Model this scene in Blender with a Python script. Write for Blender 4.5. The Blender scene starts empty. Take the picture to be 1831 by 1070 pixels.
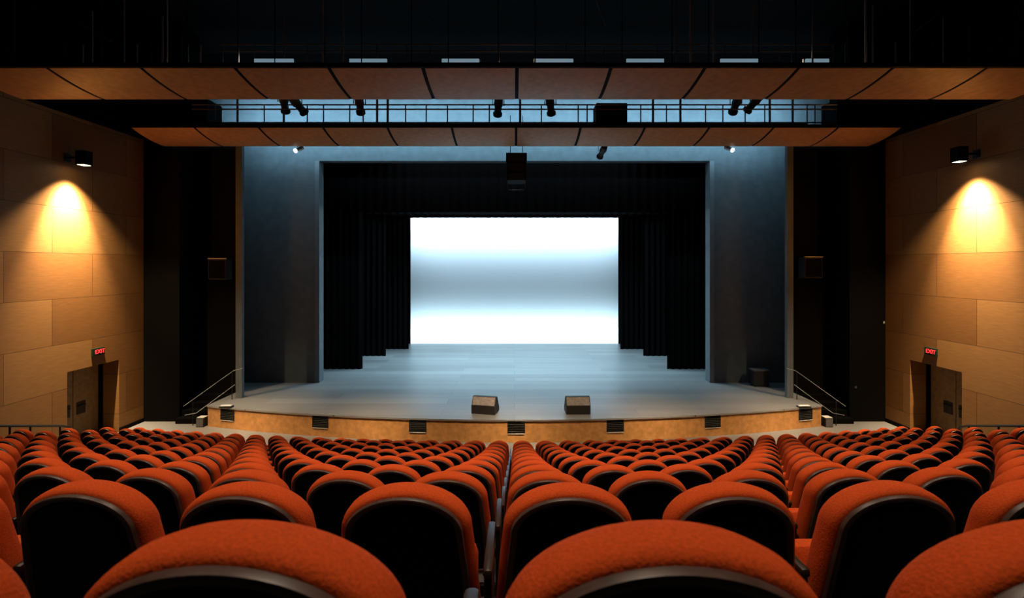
import bpy, bmesh, math, random
from mathutils import Vector, Matrix
random.seed(4)
C = bpy.context.scene.collection
PI = math.pi
CZ, F, VX, VY = 5.22, 880.0, 920.0, 475.0      # eye height, focal length in pixels, vanishing point of the 1831x1070 frame
STAGE = 0.69

def at(px, py, Y):
    return Vector(((px-VX)*Y/F, Y, CZ-(py-VY)*Y/F))
def pz(py, Y): return CZ-(py-VY)*Y/F
def pxx(px, Y): return (px-VX)*Y/F

# ---------------------------------------------------------------- materials
def mat(name, col, rough=.6, metal=0., noise=0., nscale=20., bump=0., spec=.5, emit=None, estr=0., coat=0., sheen=0.):
    m = bpy.data.materials.new(name); m.use_nodes = True
    nt = m.node_tree; b = nt.nodes['Principled BSDF']
    b.inputs['Base Color'].default_value = (*col, 1)
    b.inputs['Roughness'].default_value = rough
    b.inputs['Metallic'].default_value = metal
    b.inputs['Specular IOR Level'].default_value = spec
    if sheen: b.inputs['Sheen Weight'].default_value = sheen
    if emit:
        b.inputs['Emission Color'].default_value = (*emit, 1); b.inputs['Emission Strength'].default_value = estr
    if noise or bump:
        tc = nt.nodes.new('ShaderNodeTexCoord'); n = nt.nodes.new('ShaderNodeTexNoise')
        n.inputs['Scale'].default_value = nscale; n.inputs['Detail'].default_value = 5
        nt.links.new(tc.outputs['Object'], n.inputs['Vector'])
        if noise:
            r = nt.nodes.new('ShaderNodeMapRange')
            r.inputs['From Min'].default_value = .3; r.inputs['From Max'].default_value = .7
            r.inputs['To Min'].default_value = 1-noise; r.inputs['To Max'].default_value = 1+noise
            nt.links.new(n.outputs['Fac'], r.inputs['Value'])
            v = nt.nodes.new('ShaderNodeVectorMath'); v.operation = 'SCALE'
            v.inputs[0].default_value = col
            nt.links.new(r.outputs['Result'], v.inputs['Scale']); nt.links.new(v.outputs['Vector'], b.inputs['Base Color'])
        if bump:
            bp = nt.nodes.new('ShaderNodeBump'); bp.inputs['Strength'].default_value = bump; bp.inputs['Distance'].default_value = .01
            nt.links.new(n.outputs['Fac'], bp.inputs['Height']); nt.links.new(bp.outputs['Normal'], b.inputs['Normal'])
    return m

def wood_wall(name, c1, c2):
    """large veneer boards in running bond, each its own tone, with fine grain"""
    m = bpy.data.materials.new(name); m.use_nodes = True
    nt = m.node_tree; b = nt.nodes['Principled BSDF']; L = nt.links.new
    tc = nt.nodes.new('ShaderNodeTexCoord'); sp = nt.nodes.new('ShaderNodeSeparateXYZ'); cb = nt.nodes.new('ShaderNodeCombineXYZ')
    L(tc.outputs['Object'], sp.inputs[0]); L(sp.outputs['Y'], cb.inputs['X']); L(sp.outputs['Z'], cb.inputs['Y'])
    mp = nt.nodes.new('ShaderNodeMapping'); mp.inputs['Location'].default_value = (1.92, .69, 0)
    L(cb.outputs[0], mp.inputs['Vector'])
    br = nt.nodes.new('ShaderNodeTexBrick'); br.offset = .5; br.squash = 1
    br.inputs['Scale'].default_value = 1; br.inputs['Brick Width'].default_value = 2.52; br.inputs['Row Height'].default_value = 1.25
    br.inputs['Mortar Size'].default_value = .006; br.inputs['Bias'].default_value = 0
    br.inputs['Color1'].default_value = (*c1, 1); br.inputs['Color2'].default_value = (*c2, 1)
    br.inputs['Mortar'].default_value = (c2[0]*.3, c2[1]*.3, c2[2]*.3, 1)
    L(mp.outputs[0], br.inputs['Vector'])
    mp2 = nt.nodes.new('ShaderNodeMapping'); mp2.inputs['Scale'].default_value = (1, 1.2, 14); L(tc.outputs['Object'], mp2.inputs['Vector'])
    n = nt.nodes.new('ShaderNodeTexNoise'); n.inputs['Scale'].default_value = 3; n.inputs['Detail'].default_value = 6
    L(mp2.outputs[0], n.inputs['Vector'])
    r = nt.nodes.new('ShaderNodeMapRange'); r.inputs['To Min'].default_value = .7; r.inputs['To Max'].default_value = 1.3
    L(n.outputs['Fac'], r.inputs['Value'])
    v = nt.nodes.new('ShaderNodeVectorMath'); v.operation = 'SCALE'
    L(br.outputs['Color'], v.inputs[0]); L(r.outputs['Result'], v.inputs['Scale']); L(v.outputs['Vector'], b.inputs['Base Color'])
    b.inputs['Roughness'].default_value = .55; b.inputs['Specular IOR Level'].default_value = .25
    return m

def stage_mat():
    """dark varnished boards running across the stage, each a little different in gloss and tone"""
    m = bpy.data.materials.new('stage_boards'); m.use_nodes = True
    nt = m.node_tree; b = nt.nodes['Principled BSDF']; L = nt.links.new
    tc = nt.nodes.new('ShaderNodeTexCoord')
    br = nt.nodes.new('ShaderNodeTexBrick'); br.offset = .37
    br.inputs['Scale'].default_value = 1; br.inputs['Brick Width'].default_value = 6.0; br.inputs['Row Height'].default_value = .62
    br.inputs['Mortar Size'].default_value = .004
    br.inputs['Color1'].default_value = (.17, .175, .18, 1); br.inputs['Color2'].default_value = (.24, .245, .25, 1); br.inputs['Mortar'].default_value = (.05, .05, .05, 1)
    L(tc.outputs['Object'], br.inputs['Vector'])
    mp = nt.nodes.new('ShaderNodeMapping'); mp.inputs['Scale'].default_value = (.15, 1.6, 1); L(tc.outputs['Object'], mp.inputs['Vector'])
    n = nt.nodes.new('ShaderNodeTexNoise'); n.inputs['Scale'].default_value = 1.3; n.inputs['Detail'].default_value = 4; L(mp.outputs[0], n.inputs['Vector'])
    r = nt.nodes.new('ShaderNodeMapRange'); r.inputs['To Min'].default_value = .3; r.inputs['To Max'].default_value = .52
    L(n.outputs['Fac'], r.inputs['Value']); L(r.outputs['Result'], b.inputs['Roughness'])
    L(br.outputs['Color'], b.inputs['Base Color'])
    b.inputs['Specular IOR Level'].default_value = .45
    return m

M = dict(
    fabric=mat('orange_upholstery', (.60, .080, .016), .9, noise=.16, nscale=170, bump=.3, spec=.06),
    shell=mat('black_seat_shell', (.004, .0035, .0035), .55, spec=.12),
    rim=mat('brown_lacquer', (.075, .042, .034), .4, noise=.25, nscale=30, spec=.45),
    armpad=mat('dark_arm_wood', (.03, .016, .01), .4),
    metal=mat('dark_metal', (.02, .02, .022), .45, metal=.6),
    steel=mat('brushed_steel', (.5, .52, .54), .38, metal=.5),
    rail=mat('galvanised_rail', (.16, .17, .18), .5, metal=.2),
    black=mat('black_paint', (.002, .002, .0022), .8, spec=.1),
    drape=mat('black_velvet', (.0035, .003, .0033), .95, spec=.05),
    sidewall=mat('dark_brown_board', (.0028, .0022, .0018), .8, spec=.08),
    portal=mat('blue_grey_portal_paint', (.092, .118, .132), .85, noise=.12, nscale=3, spec=.03),
    pilaster=mat('grey_edge_paint', (.105, .13, .145), .6, noise=.1, nscale=4),
    wall=wood_wall('wall_veneer', (.29, .145, .048), (.195, .086, .025)),
    ceilwood=mat('ceiling_panel_wood', (.42, .19, .07), .5, noise=.16, nscale=6, spec=.3),
    fascia=mat('stage_front_wood', (.44, .22, .075), .5, noise=.2, nscale=7, spec=.3),
    door=mat('door_veneer', (.22, .13, .05), .5, noise=.2, nscale=8),
    plate=mat('dark_push_plate', (.012, .012, .01), .4),
    carpet=mat('grey_floor', (.22, .215, .22), .85, noise=.2, nscale=25),
    terrace=mat('dark_terrace_carpet', (.035, .03, .03), .9, noise=.3, nscale=30),
    stage=stage_mat(),
    cyc=mat('white_cyclorama_cloth', (.82, .84, .86), .9, spec=.05),
    box=mat('black_cabinet', (.012, .012, .013), .6, bump=.2, nscale=150),
    grille=mat('grey_grille_cloth', (.10, .095, .095), .8, noise=.3, nscale=90),
    lens=mat('warm_lamp_lens', (.9, .8, .6), .3, emit=(1, .8, .5), estr=14),
    blens=mat('cool_lamp_lens', (.8, .9, 1), .3, emit=(.8, .92, 1), estr=1.6),
    glow=mat('cool_glow_strip', (.7, .8, .85), .4, emit=(.42, .68, .85), estr=.30),
    exitred=mat('exit_red_letters', (.8, .02, .02), .4, emit=(1, .03, .03), estr=2.2),
    exitface=mat('exit_dark_green_face', (.004, .02, .012), .3),
    pale=mat('pale_grey_panel', (.26, .25, .255), .6, noise=.25, nscale=14),
    white=mat('white_plastic', (.75, .75, .75), .5),
)

# ---------------------------------------------------------------- mesh helpers
def box(bm, c, s, rz=0., rx=0., bevel=0.):
    r = bmesh.ops.create_cube(bm, size=1)
    vs = r['verts']
    mt = Matrix.Translation(Vector(c)) @ Matrix.Rotation(rz, 4, 'Z') @ Matrix.Rotation(rx, 4, 'X') @ Matrix.Diagonal((*s, 1))
    bmesh.ops.transform(bm, matrix=mt, verts=vs)
    if bevel:
        es = list({e for v in vs for e in v.link_edges})
        bmesh.ops.bevel(bm, geom=es, offset=bevel, segments=2, affect='EDGES', profile=.5)
def span(bm, lo, hi, bevel=0.):
    box(bm, [(a+b)/2 for a, b in zip(lo, hi)], [abs(b-a) for a, b in zip(lo, hi)], bevel=bevel)
def tube(bm, pts, r, n=8, cap=True):
    pts = [Vector(p) for p in pts]; rings = []
    for i, p in enumerate(pts):
        d = (pts[min(i+1, len(pts)-1)]-pts[max(i-1, 0)]).normalized()
        u = d.cross(Vector((0, 0, 1)))
        if u.length < 1e-4: u = d.cross(Vector((0, 1, 0)))
        u.normalize(); w = d.cross(u)
        rr = r[i] if isinstance(r, (list, tuple)) else r
        rings.append([bm.verts.new(p+u*rr*math.cos(a)+w*rr*math.sin(a)) for a in (2*PI*k/n for k in range(n))])
    for a, b in zip(rings, rings[1:]):
        for k in range(n): bm.faces.new((a[k], a[(k+1) % n], b[(k+1) % n], b[k]))
    if cap: bm.faces.new(rings[0]); bm.faces.new(rings[-1])
def obj(name, bm, m, parent=None, smooth=False, loc=None):
    bmesh.ops.recalc_face_normals(bm, faces=bm.faces)
    me = bpy.data.meshes.new(name); bm.to_mesh(me); bm.free()
    me.materials.append(m)
    if smooth:
        for p in me.polygons: p.use_smooth = True
        try: me.set_sharp_from_angle(angle=math.radians(40))
        except Exception: pass
    o = bpy.data.objects.new(name, me); C.objects.link(o)
    if parent: o.parent = parent
    if loc: o.location = loc
    return o
def B(): return bmesh.new()
def tag(o, label, cat, group=None):
    o['label'] = label; o['category'] = cat
    if group: o['group'] = group
    return o
def thing(name, label, cat, loc=(0, 0, 0), rz=0., group=None):
    o = bpy.data.objects.new(name, None); C.objects.link(o)
    o.location = loc; o.rotation_euler = (0, 0, rz); o.empty_display_size = .1
    return tag(o, label, cat, group)
def struct(name, bm, m, parent=None, smooth=False):
    o = obj(name, bm, m, parent, smooth)
    if parent is None: o['kind'] = 'structure'
    return o
ORD = 'first second third fourth fifth sixth seventh eighth ninth tenth eleventh twelfth thirteenth fourteenth fifteenth sixteenth seventeenth eighteenth nineteenth twentieth'.split() + ['twenty-first', 'twenty-second']
def nth(i, n):
    """position counted along a row of n seen in the photo"""
    if i == 0: return 'leftmost'
    if i == n-1: return 'rightmost'
    return ORD[i]+' from the left'

# ---------------------------------------------------------------- the raked floor
R_ROW = 50.0
NROW = 12
def row_s(k): return .66+1.03*k
def row_drop(k): return .35+.405*k-.00475*k*k
def row_z(k): return CZ-row_drop(k)-.95
def bend(x): return x*x/(2*R_ROW)

bm = B()
xs = [-12.4+24.8*i/40 for i in range(41)]
prof = [(-2.0, row_z(0))]
for k in range(NROW):
    z = row_z(k) if k < NROW-1 else 0.0
    if k: prof.append((row_s(k)-.42, prof[-1][1])); prof.append((row_s(k)-.42, z))
prof.append((20.0, 0.0))
prev = None
for s, z in prof:
    cur = [bm.verts.new((x, s+bend(x), z)) for x in xs]
    if prev:
        for a in range(40): bm.faces.new((prev[a], prev[a+1], cur[a+1], cur[a]))
    prev = cur
fl = struct('floor', bm, M['terrace'])
fl.data.materials.append(M['carpet'])
nf = len(fl.data.polygons)
for i, p in enumerate(fl.data.polygons):
    if i >= nf-40: p.material_index = 1

# ---------------------------------------------------------------- theatre seats
H = .95
TILT = math.tan(math.radians(11))
def outline(i, n=30):
    """arched seat-back outline, inset i, from the bottom left over the top to the bottom right"""
    a, b = .224-i, .155-i*.85
    pts = [(-.258+i, .36+i*.5), (-.250+i, .50), (-.238+i, .66)]
    for k in range(n+1):
        t = PI-PI*k/n
        pts.append((a*math.cos(t), H-.16+b*math.sin(t)))
    pts += [(.238-i, .66), (.250-i, .50), (.258-i, .36+i*.5)]
    return pts
def rings(bm, prof, close_first, close_last):
    last = None
    for j, (i, y) in enumerate(prof):
        ring = [bm.verts.new((x, y+(H-z)*TILT, z)) for x, z in outline(i)]
        if last:
            n = len(ring)
            for k in range(n): bm.faces.new((last[k], last[(k+1) % n], ring[(k+1) % n], ring[k]))
        else:
            if close_first: bm.faces.new(ring)
        last = ring
    if close_last: bm.faces.new(last)
def soft_box(c, s, bev, rx=0.):
    b = B(); box(b, c, s, rx=rx, bevel=bev); return b

proto = thing('theatre_seat', '', 'seat')
b_ = B(); rings(b_, [(.085, .058), (.05, .057), (.022, .05), (.007, .036), (0, .016), (0, -.012), (.003, -.03), (.010, -.044), (.021, -.051), (.03, -.052)], True, False)
obj('backrest', b_, M['fabric'], proto, True)
b_ = B(); rings(b_, [(.024, -.046), (.0225, -.056), (.027, -.066), (.037, -.069), (.046, -.066), (.05, -.058)], False, False)
obj('rim', b_, M['rim'], proto, True)['label'] = 'glossy brown rim'
b_ = B(); rings(b_, [(.049, -.058), (.06, -.0635), (.10, -.066)], False, True)
obj('back_shell', b_, M['shell'], proto, True)['label'] = 'black back shell'
obj('seat_cushion', soft_box((0, .245, .43), (.46, .10, .34), .04, rx=math.radians(-10)), M['fabric'], proto, True)
arm_bm = soft_box((.28, .20, .615), (.034, .34, .035), .012)
arm = obj('armrest', arm_bm, M['armpad'], proto, True); arm['label'] = 'dark armrest'
b_ = B(); box(b_, (.28, .17, .31), (.028, .26, .58), bevel=.008); box(b_, (.28, .17, .02), (.034, .32, .04), bevel=.01); box(b_, (.01, .15, .20), (.51, .05, .05))
obj('stand', b_, M['metal'], proto, True)['label'] = 'dark metal stand and crossbar'
proto_parts = list(proto.children)
PITCH, OFF = .56, -.094
first = True
n_seat = 0
for k in range(NROW):
    s = row_s(k)
    cols = []
    for j in range(-19, 19):
        u = (j+.5)*PITCH+OFF
        if abs(u) > 10.35: continue
        x = u; y = s+bend(x)
        px = VX+x*F/y
        half = .36*F/y
        if px+half < 0 or px-half > 1831: continue
        cols.append((j, x, y))
    for j, x, y in cols:
        side, cnt = ('right', j) if j >= 0 else ('left', -j-1)
        lab = 'orange theatre seat, %s row from the camera, %s seat %s of the centre gap' % (ORD[k], ORD[cnt], side)
        if first:
            o = proto; first = False
        else:
            o = proto.copy(); C.objects.link(o)
            for ch in proto_parts:
                c = ch.copy(); C.objects.link(c); c.parent = o
        if j == cols[0][0]:
            c = arm.copy(); C.objects.link(c); c.parent = o; c.location = (-.56, 0, 0)
        if k == 0 and j in (0, 1): x += .018
        o.location = (x, y, row_z(k) if k < NROW-1 else 0)
        o.rotation_euler = (0, 0, math.atan(x/R_ROW)+random.uniform(-.012, .012))
        tag(o, lab, 'seat', 'theatre seats in the %s row from the camera' % ORD[k])
        n_seat += 1
print('SEATS', n_seat)

# ---------------------------------------------------------------- side walls with recessed double doors
WX = 12.4
DY0, DY1, DTOP = 13.64, 15.43, 2.26
for sgn, side in ((-1, 'left'), (1, 'right')):
    bm = B()
    x0, x1 = sgn*WX, sgn*(WX+.25)
    top = 9.42
    span(bm, (x0, -2, -.3), (x1, DY0, top)); span(bm, (x0, DY1, -.3), (x1, 16.5, top)); span(bm, (x0, DY0, DTOP), (x1, DY1, top))
    struct('wall_'+side, bm, M['wall'])
    # recess lining behind the opening
    bm = B()
    xa, xb = sgn*(WX+.25), sgn*(WX+.50)
    span(bm, (xa, DY1, -.02), (xb, DY1+.1, DTOP)); span(bm, (xa, DY0-.1, -.02), (xb, DY0, DTOP)); span(bm, (xa, DY0-.1, DTOP), (xb, DY1+.1, DTOP+.1))
    struct('trim_1' if side == 'left' else 'trim_2', bm, M['wall'])
    bm = B()
    span(bm, (sgn*(WX+.5), DY0-.4, -.02), (sgn*(WX+.95), DY0-.3, DTOP+.1)); span(bm, (sgn*(WX+.5), DY1+.3, -.02), (sgn*(WX+.95), DY1+.4, DTOP+.1))
    span(bm, (sgn*(WX+.9), DY0-.4, -.02), (sgn*(WX+.95), DY1+.4, DTOP+.1)); span(bm, (sgn*(WX+.5), DY0-.4, DTOP+.1), (sgn*(WX+.95), DY1+.4, DTOP+.2))
    span(bm, (sgn*(WX+.25), DY0-.3, -.05), (sgn*(WX+.95), DY1+.3, 0.0))
    struct('trim_3' if side == 'left' else 'trim_4', bm, M['black'])
    d = bpy.data.objects.new('door_1' if side == 'left' else 'door_2', None); C.objects.link(d)
    d.location = (sgn*(WX+.66), (DY0+DY1)/2, 0); d['kind'] = 'structure'
    mid = (DY1-DY0)/2
    for q, (ya, yb) in enumerate(((-mid-.02, -.01), (.01, mid-.02))):
        bm = B(); span(bm, (-.025, ya, .01), (.025, yb, DTOP-.02), bevel=.006)
        lf = obj('door_leaf', bm, M['door'], d)
        bm = B(); pc = ya+.72*(yb-ya) if q == 0 else ya+.28*(yb-ya)
        box(bm, (-sgn*.035, pc, .95), (.02, .30, .36), bevel=.005)
        tube(bm, [(-sgn*.07, pc-.13, 1.02), (-sgn*.07, pc+.13, 1.02)], .015)
        obj('push_plate', bm, M['plate'], lf)
    # skirting
    bm = B()
    span(bm, (sgn*(WX-.03), DY1, 0), (sgn*WX, 16.45, .12)); span(bm, (sgn*(WX-.03), 12.6, 0), (sgn*WX, DY0, .12))
    struct('baseboard_'+side, bm, M['black'])
    # black backing above and outside the wall
    bm = B(); span(bm, (sgn*14.2, -2, 8.8), (sgn*14.3, 20, 13.6)); span(bm, (sgn*12.66, -2, 8.8), (sgn*14.2, 20, 8.9))
    struct('wall_upper_'+side, bm, M['black'])
    # exit sign over the door
    ys, zs = 14.62, 2.66
    t = thing('exit_sign', 'dark wall sign with glowing red letters above the %s double door' % side, 'sign', (sgn*(WX-.03), ys, zs), sgn*-PI/2, 'exit signs above the two side doors')
    bm = B(); box(bm, (0, 0, 0), (.42, .06, .22), bevel=.008); obj('housing', bm, M['exitface'], t)
    cu = bpy.data.curves.new('letters', 'FONT'); cu.body = 'EXIT'; cu.size = .17; cu.extrude = .004; cu.align_x = 'CENTER'; cu.align_y = 'CENTER'
    tmp = bpy.data.objects.new('letters_text', cu); C.objects.link(tmp); bpy.context.view_layer.update()
    me = bpy.data.meshes.new_from_object(tmp.evaluated_get(bpy.context.evaluated_depsgraph_get())); me.materials.clear(); me.materials.append(M['exitred'])
    bpy.data.objects.remove(tmp)
    lo = bpy.data.objects.new('letters', me); C.objects.link(lo)
    lo.parent = t; lo.location = (.03, -.034, 0); lo.rotation_euler = (PI/2, 0, 0)
    lo['label'] = 'red letters'
    # wall lamp
    ly = 13.64 if side == 'left' else 13.2
    lx = sgn*11.93
    t = thing('wall_lamp', 'black box downlight on bracket throwing a warm pool on the %s wall' % side, 'lamp', (lx, ly, 8.0), 0, 'wall downlights')
    bm = B()
    for s_ in (-.12, .12): span(bm, (s_-.01, -.13, .0), (s_+.01, .13, .38))
    for s_ in (-.12, .12): span(bm, (-.13, s_-.01, 0), (.13, s_+.01, .38))
    span(bm, (-.13, -.13, .37), (.13, .13, .39)); obj('housing', bm, M['black'], t)
    bm = B(); box(bm, (0, 0, .012), (.22, .22, .02), bevel=.004)
    obj('lens', bm, M['lens'], t)['label'] = 'glowing warm lens'
    bm = B(); span(bm, (sgn*.13, -.03, .18), (sgn*.47, .03, .24)); span(bm, (sgn*.45, -.1, .1), (sgn*.47, .1, .32)); obj('bracket', bm, M['metal'], t)
    for nm, en, size, bl, tl in (('wall_lamp_flood', 2100, 104, .9, 0), ('wall_lamp_beam', 8200, 62, 1.0, 14)):
        ld = bpy.data.lights.new(nm, 'SPOT'); ld.energy = en; ld.color = (1, .74, .43); ld.spot_size = math.radians(size); ld.spot_blend = bl; ld.shadow_soft_size = .06
        lo = bpy.data.objects.new(nm, ld); C.objects.link(lo); lo.location = (lx, ly, 7.93); lo.rotation_euler = (0, -sgn*math.radians(tl), 0)
    # side aisle handrail following the steps
    t = thing('handrail', 'thin dark handrail sloping along the foot of the %s side wall' % side, 'handrail', (sgn*12.05, 11.4, 0), 0, 'side aisle handrails')
    def rl(y): return CZ-(762-VY)*y/F
    pts = [Vector((0, y-11.4, rl(y))) for y in (9.6, 10.4, 11.4, 12.4, 13.1)]
    pts += [Vector((0, 13.3-11.4, rl(13.3)-.03)), Vector((0, 13.36-11.4, rl(13.3)-.12)), Vector((0, 13.3-11.4, rl(13.3)-.24))]
    bm = B(); tube(bm, pts, .03); obj('top_rail', bm, M['metal'], t, True)
    def fz(x, y):
        s_ = y-bend(x)
        z_ = row_z(0)
        for k in range(NROW):
            if s_ >= row_s(k)-.42: z_ = row_z(k) if k < NROW-1 else 0
        return z_
    for y in (10.2, 11.75, 12.25, 13.05):
        bm = B(); z0 = fz(12.05, y); tube(bm, [(0, y-11.4, z0), (0, y-11.4, rl(y))], .022); box(bm, (0, y-11.4, z0+.01), (.12, .12, .02)); obj('post', bm, M['metal'], t)

# ---------------------------------------------------------------- black side walls beside the stage, stage, portal
for sgn, side in ((-1, 'left'), (1, 'right')):
    bm = B()
    span(bm, (sgn*11.2, 16.45, -.05), (sgn*12.65, 16.6, 13.4)); span(bm, (sgn*11.2, 16.6, -.05), (sgn*11.35, 17.5, 13.4)); span(bm, (sgn*9.72, 17.5, -.05), (sgn*11.35, 17.65, 9.8))
    struct('wall_front_'+side, bm, M['sidewall'])
    bm = B(); span(bm, (sgn*9.31, 16.8, STAGE), (sgn*9.52, 16.95, 9.6))
    struct('trim_5' if sgn < 0 else 'trim_6', bm, M['pilaster'])
bm = B()
for sgn in (-1, 1): span(bm, (sgn*7.55, 19, STAGE), (sgn*13.2, 19.42, 11.75))
span(bm, (-7.55, 19, pz(288, 19)), (7.55, 19.42, 11.75))
struct('wall_proscenium', bm, M['portal'])
bm = B(); span(bm, (-14.2, 19.0, 11.75), (14.2, 19.42, 13.4)); struct('wall_upper_front', bm, M['black'])  # top of the portal wall, coloured black in place of shade
bm = B()
for sgn in (-1, 1): span(bm, (sgn*7.545, 18.985, STAGE), (sgn*7.70, 19.0, pz(288, 19)))
for sgn in (-1, 1): span(bm, (sgn*7.535, 18.99, STAGE), (sgn*7.55, 19.42, pz(288, 19)))
struct('trim_7', bm, M['pilaster'])

def lip(x): return 14.5+x*x/68.0
XE = 9.94
xs = [-XE+2*XE*i/48 for i in range(49)]
bm = B()                                                          # stage deck, thin nosing over the fascia
fr_t = [bm.verts.new((x, lip(x)-.06, STAGE)) for x in xs]; fr_b = [bm.verts.new((x, lip(x)-.06, STAGE-.045)) for x in xs]
bk_b = [bm.verts.new((x, lip(x)+.02, STAGE-.045)) for x in xs]
far = [bm.verts.new((x, 17.6, STAGE)) for x in xs]
for i in range(48):
    bm.faces.new((fr_t[i], fr_t[i+1], far[i+1], far[i])); bm.faces.new((fr_b[i], fr_b[i+1], fr_t[i+1], fr_t[i])); bm.faces.new((fr_b[i], fr_b[i+1], bk_b[i+1], bk_b[i]))
v = [bm.verts.new(p) for p in ((-XE, 17.6, STAGE), (XE, 17.6, STAGE), (14, 17.6, STAGE), (14, 28.5, STAGE), (-14, 28.5, STAGE), (-14, 17.6, STAGE))]
bm.faces.new(v)
v = [bm.verts.new(p) for p in ((-14, 28.5, STAGE), (14, 28.5, STAGE), (14, 28.5, .0), (-14, 28.5, .0))]
bm.faces.new(v)
struct('floor_stage', bm, M['stage'])
bm = B()                                                          # curved wooden stage front
t_ = [bm.verts.new((x, lip(x), STAGE-.045)) for x in xs]; u_ = [bm.verts.new((x, lip(x), 0)) for x in xs]
for i in range(48): bm.faces.new((u_[i], u_[i+1], t_[i+1], t_[i]))
for s_ in (0, 48):
    x = xs[s_]; w = [bm.verts.new(p) for p in ((x, 17.6, 0), (x, 17.6, STAGE-.001))]
    bm.faces.new((u_[s_], t_[s_], w[1], w[0]))
struct('wall_stage_front', bm, M['fascia'], smooth=True)
bm = B(); span(bm, (-9, 28.5, -.02), (9, 31.4, .05)); struct('floor_trough', bm, M['black'])

# air vents in the stage front
vents = [407, 573, 747, 923, 1100, 1274, 1440]
for i, px in enumerate(vents):
    x = pxx(px, 14.6)
    for _ in range(4): x = pxx(px, lip(x))
    y = lip(x); ang = math.atan(x/34.0)
    t = thing('air_vent', 'black rectangular vent grille in the wooden stage front, %s of seven' % nth(i, 7), 'vent', (x, y-.005, .46), ang, 'vents along the stage front')
    bm = B(); box(bm, (0, .0, 0), (.46, .012, .32)); obj('backing', bm, M['black'], t)
    bm = B()
    for s_ in (-1, 1): box(bm, (s_*.245, -.01, 0), (.03, .03, .37)); 
    box(bm, (0, -.01, .175), (.52, .03, .02)); box(bm, (0, -.01, -.175), (.52, .03, .02)); obj('frame', bm, M['metal'], t)
    bm = B(); 
    for q in range(6): box(bm, (0, -.012, -.13+q*.052), (.46, .02, .008), rx=.6)
    obj('slats', bm, M['box'], t)
    bm = B(); box(bm, (0, -.02, -.195), (.50, .03, .012)); obj('sill', bm, M['white'], t)['label'] = 'lower lip, its lit edge put in as white'  # light on the lower lip, put in as white

# steps and step rails at both ends of the stage
for sgn, side in ((-1, 'left'), (1, 'right')):
    t = thing('stage_steps', 'black steps climbing to the %s end of the stage' % side, 'steps', (sgn*10.57, 16.2, 0), 0, 'stage end steps')
    bm = B()
    for q in range(4): span(bm, (-.6, q*.32, 0), (.6, 1.28, .1725*(q+1)-.001))
    obj('treads', bm, M['sidewall'], t)
    t = thing('step_rail', 'pair of thin grey step rails at the %s end of the stage' % side, 'handrail', (sgn*10.3, 16.2, 0), 0, 'stage step rails')
    def q_(px, py, Y):
        p = at(px if sgn < 0 else 1840-px, py, Y); return p-Vector((sgn*10.3, 16.2, 0))
    bm = B(); tube(bm, [q_(328, 727, 15.9), q_(352, 710, 16.1), q_(398, 677, 16.5), q_(418, 663, 16.65), q_(434, 659, 16.7)], .009); obj('top_rail', bm, M['steel'], t, True)
    bm = B(); tube(bm, [q_(330, 743, 15.9), q_(351, 739, 16.05), q_(400, 703, 16.45), q_(420, 688, 16.62)], .009); obj('mid_rail', bm, M['steel'], t, True)
    for a, b2, z0 in (((345, 715, 16.04), None, 0), ((415, 665, 16.62), None, STAGE-.35)):
        p = q_(*a); bm = B(); tube(bm, [(p.x, p.y, z0), p], .012); obj('post', bm, M['metal'], t)

# things standing on the stage
def wedge(px, py, rz, label):
    y = (CZ-STAGE)*F/(py-VY); x = pxx(px, y)
    t = thing('stage_monitor', label, 'speaker', (x, y, STAGE), rz, 'monitor wedges at the stage edge')
    bm = B()   # wedge cabinet, its sloping grille looks upstage, its tall dark side faces the seats
    pr = [(-.26, 0), (.26, 0), (.26, .12), (.02, .50), (-.10, .50), (-.26, .25)]
    L_ = [bm.verts.new((-.37, a, b)) for a, b in pr]; R_ = [bm.verts.new((.37, a, b)) for a, b in pr]
    bm.faces.new(L_); bm.faces.new(R_)
    for i in range(6): bm.faces.new((L_[i], L_[(i+1) % 6], R_[(i+1) % 6], R_[i]))
    obj('cabinet', bm, M['box'], t)
    bm = B(); v = [(-.33, .245, .15), (.33, .245, .15), (.33, .04, .475), (-.33, .04, .475)]
    n = Vector((0, .38, .32)).normalized()*.012
    a = [bm.verts.new(Vector(p)+n) for p in v]; b = [bm.verts.new(Vector(p)-n*.2) for p in v]
    bm.faces.new(a)
    for i in range(4): bm.faces.new((a[i], a[(i+1) % 4], b[(i+1) % 4], b[i]))
    obj('grille', bm, M['grille'], t)
    bm = B(); box(bm, (0, -.185, .380), (.70, .012, .26), rx=-.588, bevel=.003)
    obj('rear_panel', bm, M['pale'], t)['label'] = 'paler grey sloping panel'
    for s_ in (-1, 1):
        bm = B(); box(bm, (s_*.372, 0, .25), (.012, .16, .07), bevel=.004); obj('handle', bm, M['metal'], t)
wedge(868, 737, -.22, 'black monitor wedge on the stage edge, turned slightly, left of the pair')
wedge(1032, 737, .03, 'black monitor wedge standing square on the stage edge, right of the pair')
y_ = 18.55; x_ = pxx(1357, y_)
t = thing('stage_box', 'small black case standing on the stage against the right portal', 'case', (x_, y_, STAGE))
bm = B(); box(bm, (0, 0, .31), (.58, .4, .54), bevel=.02); obj('body', bm, M['box'], t)
bm = B(); box(bm, (0, 0, .60), (.60, .42, .05), bevel=.01); obj('lid', bm, M['grille'], t)
bm = B()
for a in (-.22, .22):
    for b in (-.14, .14): tube(bm, [(a, b, 0), (a, b, .05)], .03)
obj('feet', bm, M['metal'], t)
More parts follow.
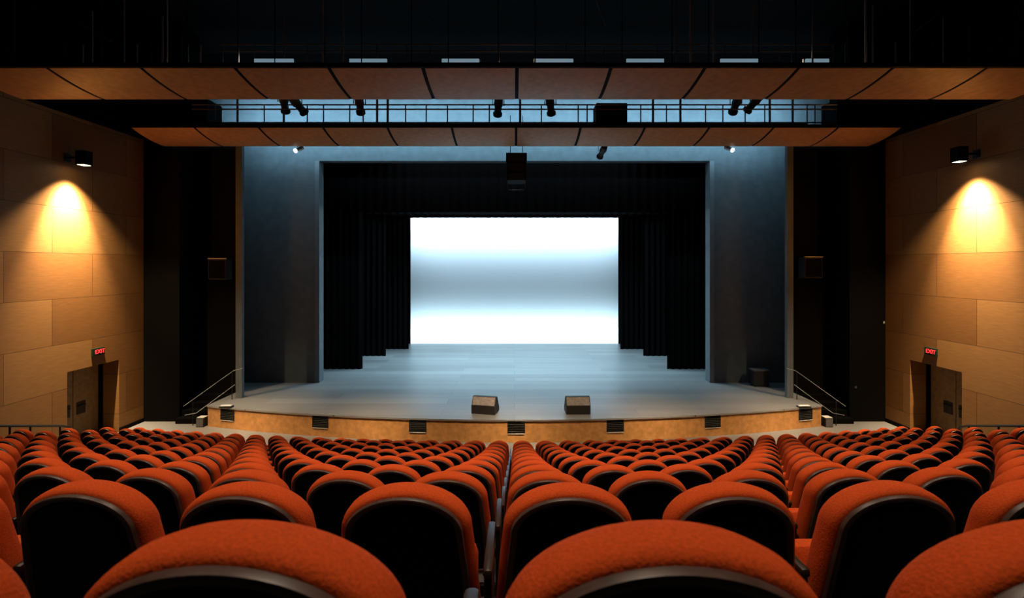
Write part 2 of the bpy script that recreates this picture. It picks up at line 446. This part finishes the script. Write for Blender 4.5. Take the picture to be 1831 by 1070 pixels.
for sgn, side in ((-1, 'left'), (1, 'right')):
    px, py = (405, 729) if sgn < 0 else (1437, 729)
    y_ = (CZ-STAGE)*F/(py-VY)
    t = thing('floor_lamp_unit', 'flat bright white unit lying on the %s corner of the stage lip' % side, 'light', (pxx(px, y_), y_, STAGE), 0, 'white units on the stage corners')
    bm = B(); box(bm, (0, 0, .025), (.40, .16, .05), bevel=.01); obj('base', bm, M['metal'], t)
    bm = B(); box(bm, (0, -.01, .065), (.34, .12, .03), bevel=.01); obj('lens', bm, M['white'], t)
    t = thing('floor_speaker', 'small black box speaker on the floor against the %s stage end' % side, 'speaker', (sgn*10.14, 15.98, 0), 0, 'floor speakers beside the stage ends')
    bm = B(); box(bm, (0, 0, .15), (.25, .26, .30), bevel=.015); obj('cabinet', bm, M['box'], t)
    bm = B(); box(bm, (0, 0, .305), (.22, .22, .012)); obj('top_plate', bm, M['white'], t)['label'] = 'pale top'
    bm = B(); box(bm, (0, -.132, .15), (.21, .01, .25)); obj('grille', bm, M['grille'], t)
    # loudspeaker hung on the dark side wall
    px, py = (394, 462) if sgn < 0 else (1449, 459)
    p = at(px, py, 17.2)
    t = thing('wall_speaker', 'black loudspeaker with lit top edge on the dark wall %s of the portal' % side, 'speaker', (p.x, 17.2, p.z-.75), 0, 'loudspeakers on the dark side walls')
    bm = B(); box(bm, (0, 0, .36), (.62, .4, .72), bevel=.02); obj('cabinet', bm, M['box'], t)
    bm = B(); box(bm, (0, -.19, .735), (.64, .05, .025)); obj('lit_top_edge', bm, M['steel'], t)['label'] = 'lit top edge, put in as a pale strip'  # light catching the top edge, put in as a paler strip
    bm = B(); box(bm, (0, -.205, .36), (.54, .012, .62)); obj('grille', bm, M['black'], t)
    bm = B(); box(bm, (0, .24, .36), (.1, .12, .3)); obj('bracket', bm, M['metal'], t)
# small fittings on the right dark wall
p = at(1581, 577, 16.43)
t = thing('wall_switch', 'tiny pale switch plate at the corner of the right wood wall', 'switch', (p.x, 16.44, p.z))
bm = B(); box(bm, (0, 0, 0), (.05, .015, .08), bevel=.004); obj('plate', bm, M['pale'], t)
bm = B(); box(bm, (0, -.01, 0), (.02, .012, .03)); obj('rocker', bm, M['white'], t)
for i, (px, py) in enumerate(((1508, 693), (1530, 693))):
    Y = 16.44 if px > 1519 else 17.49
    p = at(px, py, Y)
    t = thing('wall_socket', 'tiny pale socket on the dark wall above the right step rails, %s of two' % ('left' if i == 0 else 'right'), 'socket', (p.x, Y-.005, p.z), 0, 'sockets above the right step rails')
    bm = B(); box(bm, (0, 0, 0), (.07, .012, .07), bevel=.003); obj('plate', bm, M['grille'], t)
    bm = B(); box(bm, (0, -.008, 0), (.03, .008, .03)); obj('insert', bm, M['metal'], t)

# ---------------------------------------------------------------- stage drapes and cyclorama
def folded(x0, x1, Y, z0, z1, pitch=.28, amp=.06):
    bm = B(); n = max(6, int((x1-x0)/pitch*6)); top = []; bot = []
    for i in range(n+1):
        x = x0+(x1-x0)*i/n; y = Y+amp*math.sin(2*PI*x/pitch)
        top.append(bm.verts.new((x, y, z1))); bot.append(bm.verts.new((x, y, z0)))
    for i in range(n): bm.faces.new((bot[i], bot[i+1], top[i+1], top[i]))
    return bm
legs = [(21.5, 6.65, 'nearest the portal'), (24.6, 6.43, 'in the middle of three'), (26.6, 5.72, 'third behind the portal'), (28.4, 5.99, 'beside the white screen')]
for i, (Y, x, w) in enumerate(legs):
    for sgn, side in ((-1, 'left'), (1, 'right')):
        a, b = sorted((sgn*x, sgn*(x+4.5+.4*i)))
        ww = ['nearest the portal', 'second behind the portal', 'third behind the portal', 'edging the white screen'][i]
        tag(obj('leg_curtain', folded(a, b, Y, STAGE+.005, 11.5, amp=.05), M['drape'], None, True), 'black side curtain on the %s of the stage, %s' % (side, ww), 'curtain', 'black side curtains of the stage')
for i, (Y, zb) in enumerate(((20.6, 7.45), (24.4, 7.75), (26.5, 7.85), (28.1, pz(390, 28.1)))):
    ww = ['nearest the portal', 'second behind the portal', 'third behind the portal', 'edging the white screen'][i]
    tag(obj('border_curtain', folded(-9, 9, Y, zb, 11.5, pitch=.4, amp=.04), M['drape'], None, True), 'black top curtain hanging over the stage, %s' % ww, 'curtain', 'black top curtains of the stage')
bm = B(); span(bm, (-9, 31.2, .06), (9, 31.25, 9.6))
t = tag(obj('cyclorama', bm, M['cyc']), 'brightly lit white backdrop screen at the rear of the stage', 'screen')
# black stage house around it
bm = B(); span(bm, (-14.1, 19.42, 11.6), (14.1, 32, 11.7)); span(bm, (-14.1, 31.6, 0), (14.1, 31.7, 11.6)); span(bm, (-14.2, 19.42, 0), (-14.1, 32, 11.6)); span(bm, (14.1, 19.42, 0), (14.2, 32, 11.6))
struct('wall_stage_house', bm, M['drape'])
bm = B(); span(bm, (-14.3, -2, 13.4), (14.3, 19.4, 13.5)); struct('ceiling', bm, M['black'])
bm = B(); span(bm, (-14.3, -2.2, 0), (14.3, -2.0, 13.4)); struct('wall_back', bm, M['sidewall'])

# ---------------------------------------------------------------- two banks of hanging wooden ceiling panels
def bank(Y0, z0, Y1, z1, which, ref):
    w = 168*10.2/F
    for i in range(12):
        x0 = -6*w+i*w+.04+.05; x1 = x0+w-.08
        t = thing('ceiling_panel', 'curved wooden ceiling panel in the %s bank, %s' % (which, nth(i, 12)), 'ceiling panel', ((x0+x1)/2, Y0, z0), 0, 'curved wooden panels of the %s ceiling bank' % which)
        h = (x1-x0)/2
        bm = B(); a = []
        N = 10
        for th in (0, .05):
            rows = []
            for q in range(N+1):
                u = q/N
                y = (Y1-Y0)*u; z = (z1-z0)*(1-(1-u)**2)+th
                rows.append([bm.verts.new((-h, y, z)), bm.verts.new((h, y, z))])
            for r0, r1 in zip(rows, rows[1:]): bm.faces.new((r0[0], r0[1], r1[1], r1[0]))
            a.append(rows)
        for s_ in (0, 1):
            for q in range(N): bm.faces.new((a[0][q][s_], a[0][q+1][s_], a[1][q+1][s_], a[1][q][s_]))
        for q in (0, N): bm.faces.new((a[0][q][0], a[0][q][1], a[1][q][1], a[1][q][0]))
        obj('panel', bm, M['ceilwood'], t, True)
        bm = B(); span(bm, (-h-.04, -.05, .012), (h+.04, .0, .10)); obj('edge_rail', bm, M['black'], t)['label'] = 'black front rail'
        bm = B()
        for s_ in (-.6, .6): tube(bm, [(s_*h, (Y1-Y0)*.6, z1-z0+.04), (s_*h, (Y1-Y0)*.6, 2.0 if which == 'upper' else .05)], .012, 6)
        obj('hanger', bm, M['metal'], t)
        bm = B(); a = []
        for q in range(11):
            u = q/10; y = (Y1-Y0)*u; z = (z1-z0)*(1-(1-u)**2)
            a.append([bm.verts.new((h+dx, y, z+dz)) for dx, dz in ((.001, .012), (.079, .012), (.079, .048), (.001, .048))])
        for r0, r1 in zip(a, a[1:]):
            for k in range(4): bm.faces.new((r0[k], r0[(k+1) % 4], r1[(k+1) % 4], r1[k]))
        bm.faces.new(a[0]); bm.faces.new(a[-1])
        obj('joint_light_seal', bm, M['black'], t)['label'] = 'black strip added to keep light out of the joint'  # added to block light leaking down through the seam
bank(10.2, pz(122, 10.2), 11.6, pz(178, 11.6), 'upper', None)
bank(14.9, pz(229, 14.9), 16.3, pz(262, 16.3), 'lower', None)

# ---------------------------------------------------------------- catwalk seen between the two banks
Yc = 15.1
t = thing('catwalk', 'dark catwalk with railing running between the two ceiling banks', 'catwalk', (0, Yc, pz(228, Yc)))
z0 = pz(228, Yc)
bm = B(); span(bm, (-10.0, .0, .0), (10.0, 1.1, .04)); obj('deck', bm, M['black'], t)
for y in (187.5, 195.5, 219.5):
    bm = B(); z = pz(y, Yc)-z0; tube(bm, [(-9.9, 0, z), (9.9, 0, z)], .022, 6); obj('rail', bm, M['rail'], t)
posts = [384, 424, 472, 507, 549, 578, 625, 649, 674, 693, 725, 762, 800, 846, 875, 930, 968, 1034, 1050, 1146, 1168, 1192, 1217, 1262, 1293, 1333, 1368, 1377, 1418, 1444, 1458]
for i, px in enumerate(posts):
    x = pxx(px, Yc); thick = px in (424, 507, 674, 693, 1168, 1217, 1377, 1418, 930)
    bm = B(); tube(bm, [(x, .02, 0), (x, .02, pz(186 if not thick else 176, Yc)-z0)], (.036 if thick else .02), 6); obj('post', bm, M['rail'], t)
bm = B(); span(bm, (-9.6, 1.05, pz(223.5, Yc+1.1)-z0), (9.6, 1.1, pz(221, Yc+1.1)-z0)); obj('toe_board', bm, M['white'], t)['label'] = 'toe board, its lit edge put in as white'  # white colour stands for the light along the toe edge

def cabinet(px0, px1, py0, Y, depth, label):
    x0, x1 = pxx(px0, Y), pxx(px1, Y); zt = pz(py0, Y); zb = pz(228, Yc)+.04
    t = thing('equipment_box', label, 'box', ((x0+x1)/2, Y+depth/2, zb), 0, 'black boxes on the catwalk')
    bm = B(); span(bm, (-(x1-x0)/2, -depth/2, 0), ((x1-x0)/2, depth/2, zt-zb), bevel=.02); obj('cabinet', bm, M['black'], t)
    bm = B(); span(bm, (-(x1-x0)/2+.06, -depth/2-.015, .06), ((x1-x0)/2-.06, -depth/2, zt-zb-.06)); obj('front_panel', bm, M['drape'], t)
cabinet(262, 370, 176, 15.25, .8, 'large black box at the left end of the catwalk')
cabinet(1497, 1584, 176, 15.25, .8, 'large black box at the right end of the catwalk')
cabinet(1066, 1122, 184, 15.35, .6, 'black box on the catwalk just right of its middle')

def spotlight(px, py, Y, rz, tilt, s, m, label, lens=None, grp='stage spotlights on the catwalk rail'):
    p = at(px, py, Y)
    t = thing('spotlight', label, 'spotlight', p, rz, grp)
    bm = B()
    d = Vector((0, math.cos(tilt), -math.sin(tilt)))
    tube(bm, [d*-.26*s, d*-.24*s, d*-.02*s, d*.02*s, d*.26*s], [.07*s, .11*s, .12*s, .095*s, .095*s], 14); obj('body', bm, m, t, True)
    bm = B(); tube(bm, [d*.24*s, d*.30*s], .125*s, 14); obj('lens_hood', bm, lens or m, t, True)
    bm = B(); tube(bm, [(-.15*s, 0, 0), (-.15*s, 0, .2*s), (.15*s, 0, .2*s), (.15*s, 0, 0)], .015*s, 6); tube(bm, [(0, 0, .2*s), (0, 0, .34*s)], .02*s, 6); obj('yoke', bm, M['metal'], t)
sp = [(508, 183, 'second'), (532, 187, ''), (643, 186, ''), (891, 189, ''), (984, 187, ''), (1316, 186, ''), (1349, 183, '')]
for i, (px, py, _) in enumerate(sp):
    spotlight(px, py, 15.05, random.uniform(-.5, .5), random.uniform(.3, .7), 1.15, M['box'], 'black spotlight clamped to the catwalk rail, %s of seven' % nth(i, 7))
spotlight(535, 267, 16.6, PI-.5, .5, .62, M['steel'], 'small bright steel spotlight under the lower ceiling bank, left side', M['blens'], 'small spotlights under the lower ceiling bank')
spotlight(1303, 266, 16.6, PI+.5, .5, .62, M['steel'], 'small bright steel spotlight under the lower ceiling bank, right side', M['blens'], 'small spotlights under the lower ceiling bank')
spotlight(1077, 271, 16.7, .2, .5, .95, M['box'], 'black spotlight under the lower ceiling bank, right of the hanging speaker', None, 'small spotlights under the lower ceiling bank')

# hanging centre speaker cluster
Yk = 17.3
x0, x1 = pxx(905, Yk), pxx(942, Yk)
t = thing('speaker_cluster', 'black loudspeaker cluster hanging over the middle of the stage front', 'speaker', ((x0+x1)/2, Yk, pz(340, Yk)))
hh = pz(268, Yk)-pz(340, Yk); w = x1-x0
for q in range(3):
    bm = B(); z = hh*(.30+.245*q); box(bm, (0, .04*q, z), (w*(.92 if q < 2 else 1), .5, hh*.225), rx=-.12+.06*q, bevel=.02); c = obj('cabinet', bm, M['black'], t)
    bm = B(); box(bm, (0, .04*q-.262, z), (w*.8, .012, hh*.19), rx=-.12+.06*q); obj('grille', bm, M['box'], c)
bm = B(); tube(bm, [(-w*.43, 0, hh*.42), (-w*.43, 0, hh*.06), (-w*.38, 0, .01), (w*.38, 0, .01), (w*.43, 0, hh*.06), (w*.43, 0, hh*.42)], .012, 6); obj('bottom_frame', bm, M['rail'], t)
bm = B()
for s_ in (-.3, .3): tube(bm, [(s_*w, 0, hh*.9), (s_*w, 0, hh+1.2)], .012, 6)
obj('chain', bm, M['metal'], t)

# ---------------------------------------------------------------- upper catwalk above the front bank
Yu = 12.7
zu = 10.15
t = thing('upper_catwalk', 'dark upper catwalk with pipe railing above the front ceiling bank', 'catwalk', (0, Yu, zu))
bm = B(); span(bm, (-11.5, 0, -.06), (11.5, 1.2, 0)); obj('deck', bm, M['black'], t)
for y, y1, m in ((80, 0, 'rail'), (92, 0, 'rail')):
    bm = B(); z = pz(y, Yu)-zu; tube(bm, [(-7.6, 0, z), (8.2, 0, z)], .018, 6); obj('rail', bm, M[m], t)
for px in (398, 455, 549, 612, 674, 727, 769, 892, 1012, 1080, 1176, 1296, 1394, 1416, 1490, 1512):
    bm = B(); x = pxx(px, Yu); tube(bm, [(x, .01, 0), (x, .01, pz(80, Yu)-zu)], .016, 6); obj('post', bm, M['rail'], t)
rods = [(148, 12.4, 80), (165, 12.4, 20), (222, 12.5, -20), (245, 12.5, 80), (290, 12.6, 28), (299, 12.6, -20), (359, 12.5, 80), (426, 12.4, 85), (508, 12.4, 25), (578, 12.4, -20), (614, 12.4, -20), (1210, 12.4, -20), (1235, 12.4, -20), (1276, 12.4, -20), (1346, 12.4, -20), (1453, 12.0, -20), (1548, 12.5, -20), (1561, 12.5, 10), (1602, 12.5, 75), (1628, 12.5, -20), (1687, 12.5, 30)]
for i, (px, Y, yt) in enumerate(rods):
    x = pxx(px, Y); zt = 13.4 if yt < 0 else pz(yt, Y)
    bm = B(); tube(bm, [(0, 0, 0), (0, 0, zt-9.7)], .02 if px not in (578, 1235, 1276, 1548, 290) else .032, 8)
    o = obj('hanger_rod', bm, M['steel'] if px in (578, 1276, 614, 1235, 426, 1548, 299) else M['rail'], None, True, (x, Y, 9.7))
    tag(o, 'thin upright steel rod in the dark space above the upper panels, %s' % nth(i, len(rods)), 'rod', 'upright rods above the upper ceiling bank')
for i, (a, b) in enumerate((((140, 40), (198, 74)), ((1630, 62), (1695, 10)), ((752, 0), (768, 36)), ((1066, 0), (1083, 46)))):
    bm = B(); p = at(*a, 12.5); q = at(*b, 12.5); tube(bm, [(0, 0, 0), q-p], .014, 6)
    o = obj('brace_rod', bm, M['rail'], None, True, p)
    tag(o, 'slanting brace rod in the dark roof space, %s' % nth([0, 3, 1, 2][i], 4), 'rod', 'slanting braces in the roof space')
glow_spans = [(455, 525), (625, 692), (790, 857), (957, 1025), (1120, 1187), (1288, 1357), (1440, 1482)]
for i, (a, b) in enumerate(glow_spans):  # made-up glowing strips for the light showing through gaps over the panels
    Y = 12.2; x0, x1 = pxx(a, Y), pxx(b, Y); z = pz(109, Y)
    t = thing('glow_strip', 'short cool glow strip standing in for light above the upper panels, %s of seven' % nth(i, 7), 'light', ((x0+x1)/2, Y, z), 0, 'glow strips standing in for light above the upper ceiling bank')
    L_ = x1-x0
    bm = B(); box(bm, (0, 0, 0), (L_, .05, .10), bevel=.01); obj('glow_face', bm, M['glow'], t)
    bm = B(); box(bm, (0, .05, .0), (L_+.06, .05, .14)); box(bm, (0, .28, -.05), (.06, .46, .04)); obj('housing', bm, M['metal'], t)

# ---------------------------------------------------------------- lights
def area(name, loc, direction, sx, sy, power, col, spread=180):
    ld = bpy.data.lights.new(name, 'AREA'); ld.shape = 'RECTANGLE'; ld.size = sx; ld.size_y = sy; ld.energy = power; ld.color = col
    ld.spread = math.radians(spread)
    o = bpy.data.objects.new(name, ld); C.objects.link(o); o.location = loc
    o.rotation_euler = Vector(direction).to_track_quat('-Z', 'Y').to_euler()
    return o
COOL = (.45, .76, .97)
WARM = (1.0, .80, .60)
# portal wash: strip lamps on the catwalk, hidden by the lower bank
area('portal_strip_high', (0, 17.3, 11.7), (0, .85, -.6), 21, .2, 520, COOL, 115)
area('portal_strip_low', (0, 16.9, 9.75), (0, .85, .5), 22.4, .2, 430, COOL, 125)
# cyclorama strip lamps, above and in the floor trough
area('cyclorama_top_strip', (0, 29.6, 8.9), (0, .8, -.62), 15, .3, 800, (.56, .82, 1.0), 105)
area('cyclorama_floor_strip', (0, 29.2, .3), (0, .95, .33), 15, .2, 400, (.58, .86, 1.0), 98)
# stage work light over the deck
area('stage_work_light', (0, 22.5, 10.9), (0, 0, -1), 10, 5, 1650, (.52, .82, .97), 120)
# house lights in the roof over the seats
for y, p in ((1.0, 32), (3.9, 39), (6.8, 44)):
    for x in (-8, -4, 0, 4, 8):
        area('house_light', (x, y, 10.6), (0, .10, -1), .5, .5, p*(1 if x == 0 else .85 if abs(x) < 5 else .42), WARM, 80)
for x in (-7, 0, 7):
    area('house_front_light', (x, 13.3, 10.6), (0, -.55, -1), .6, .6, 75*(1 if x == 0 else .5), WARM, 100)
for x in (-8.4, -4.2, 0, 4.2, 8.4):
    area('added_stage_front_fill', (x, 8.0, 10.6), (0, .63+abs(x)*.008, -1), .5, .5, 42, (1, .70, .40), 24)  # added fill to brighten the stage front, not a known house lamp
w = bpy.data.worlds.new('World'); bpy.context.scene.world = w; w.use_nodes = True
w.node_tree.nodes['Background'].inputs['Color'].default_value = (0, 0, 0, 1)
w.node_tree.nodes['Background'].inputs['Strength'].default_value = 0

# ---------------------------------------------------------------- camera
cd = bpy.data.cameras.new('camera'); cam = bpy.data.objects.new('camera', cd); C.objects.link(cam)
cam.location = (0, 0, CZ); cam.rotation_euler = (PI/2, 0, 0)
cd.sensor_width = 36; cd.lens = F/1831*36
cd.shift_x = -(VX-915.5)/1831; cd.shift_y = -(535-VY)/1831
cd.clip_start = .02; cd.clip_end = 100
cd.dof.use_dof = True; cd.dof.focus_distance = 7; cd.dof.aperture_fstop = 4.5
sc = bpy.context.scene
sc.camera = cam
sc.view_settings.view_transform = 'Standard'; sc.view_settings.look = 'None'; sc.view_settings.gamma = 1; sc.view_settings.exposure = 0
sc.view_settings.use_curve_mapping = False
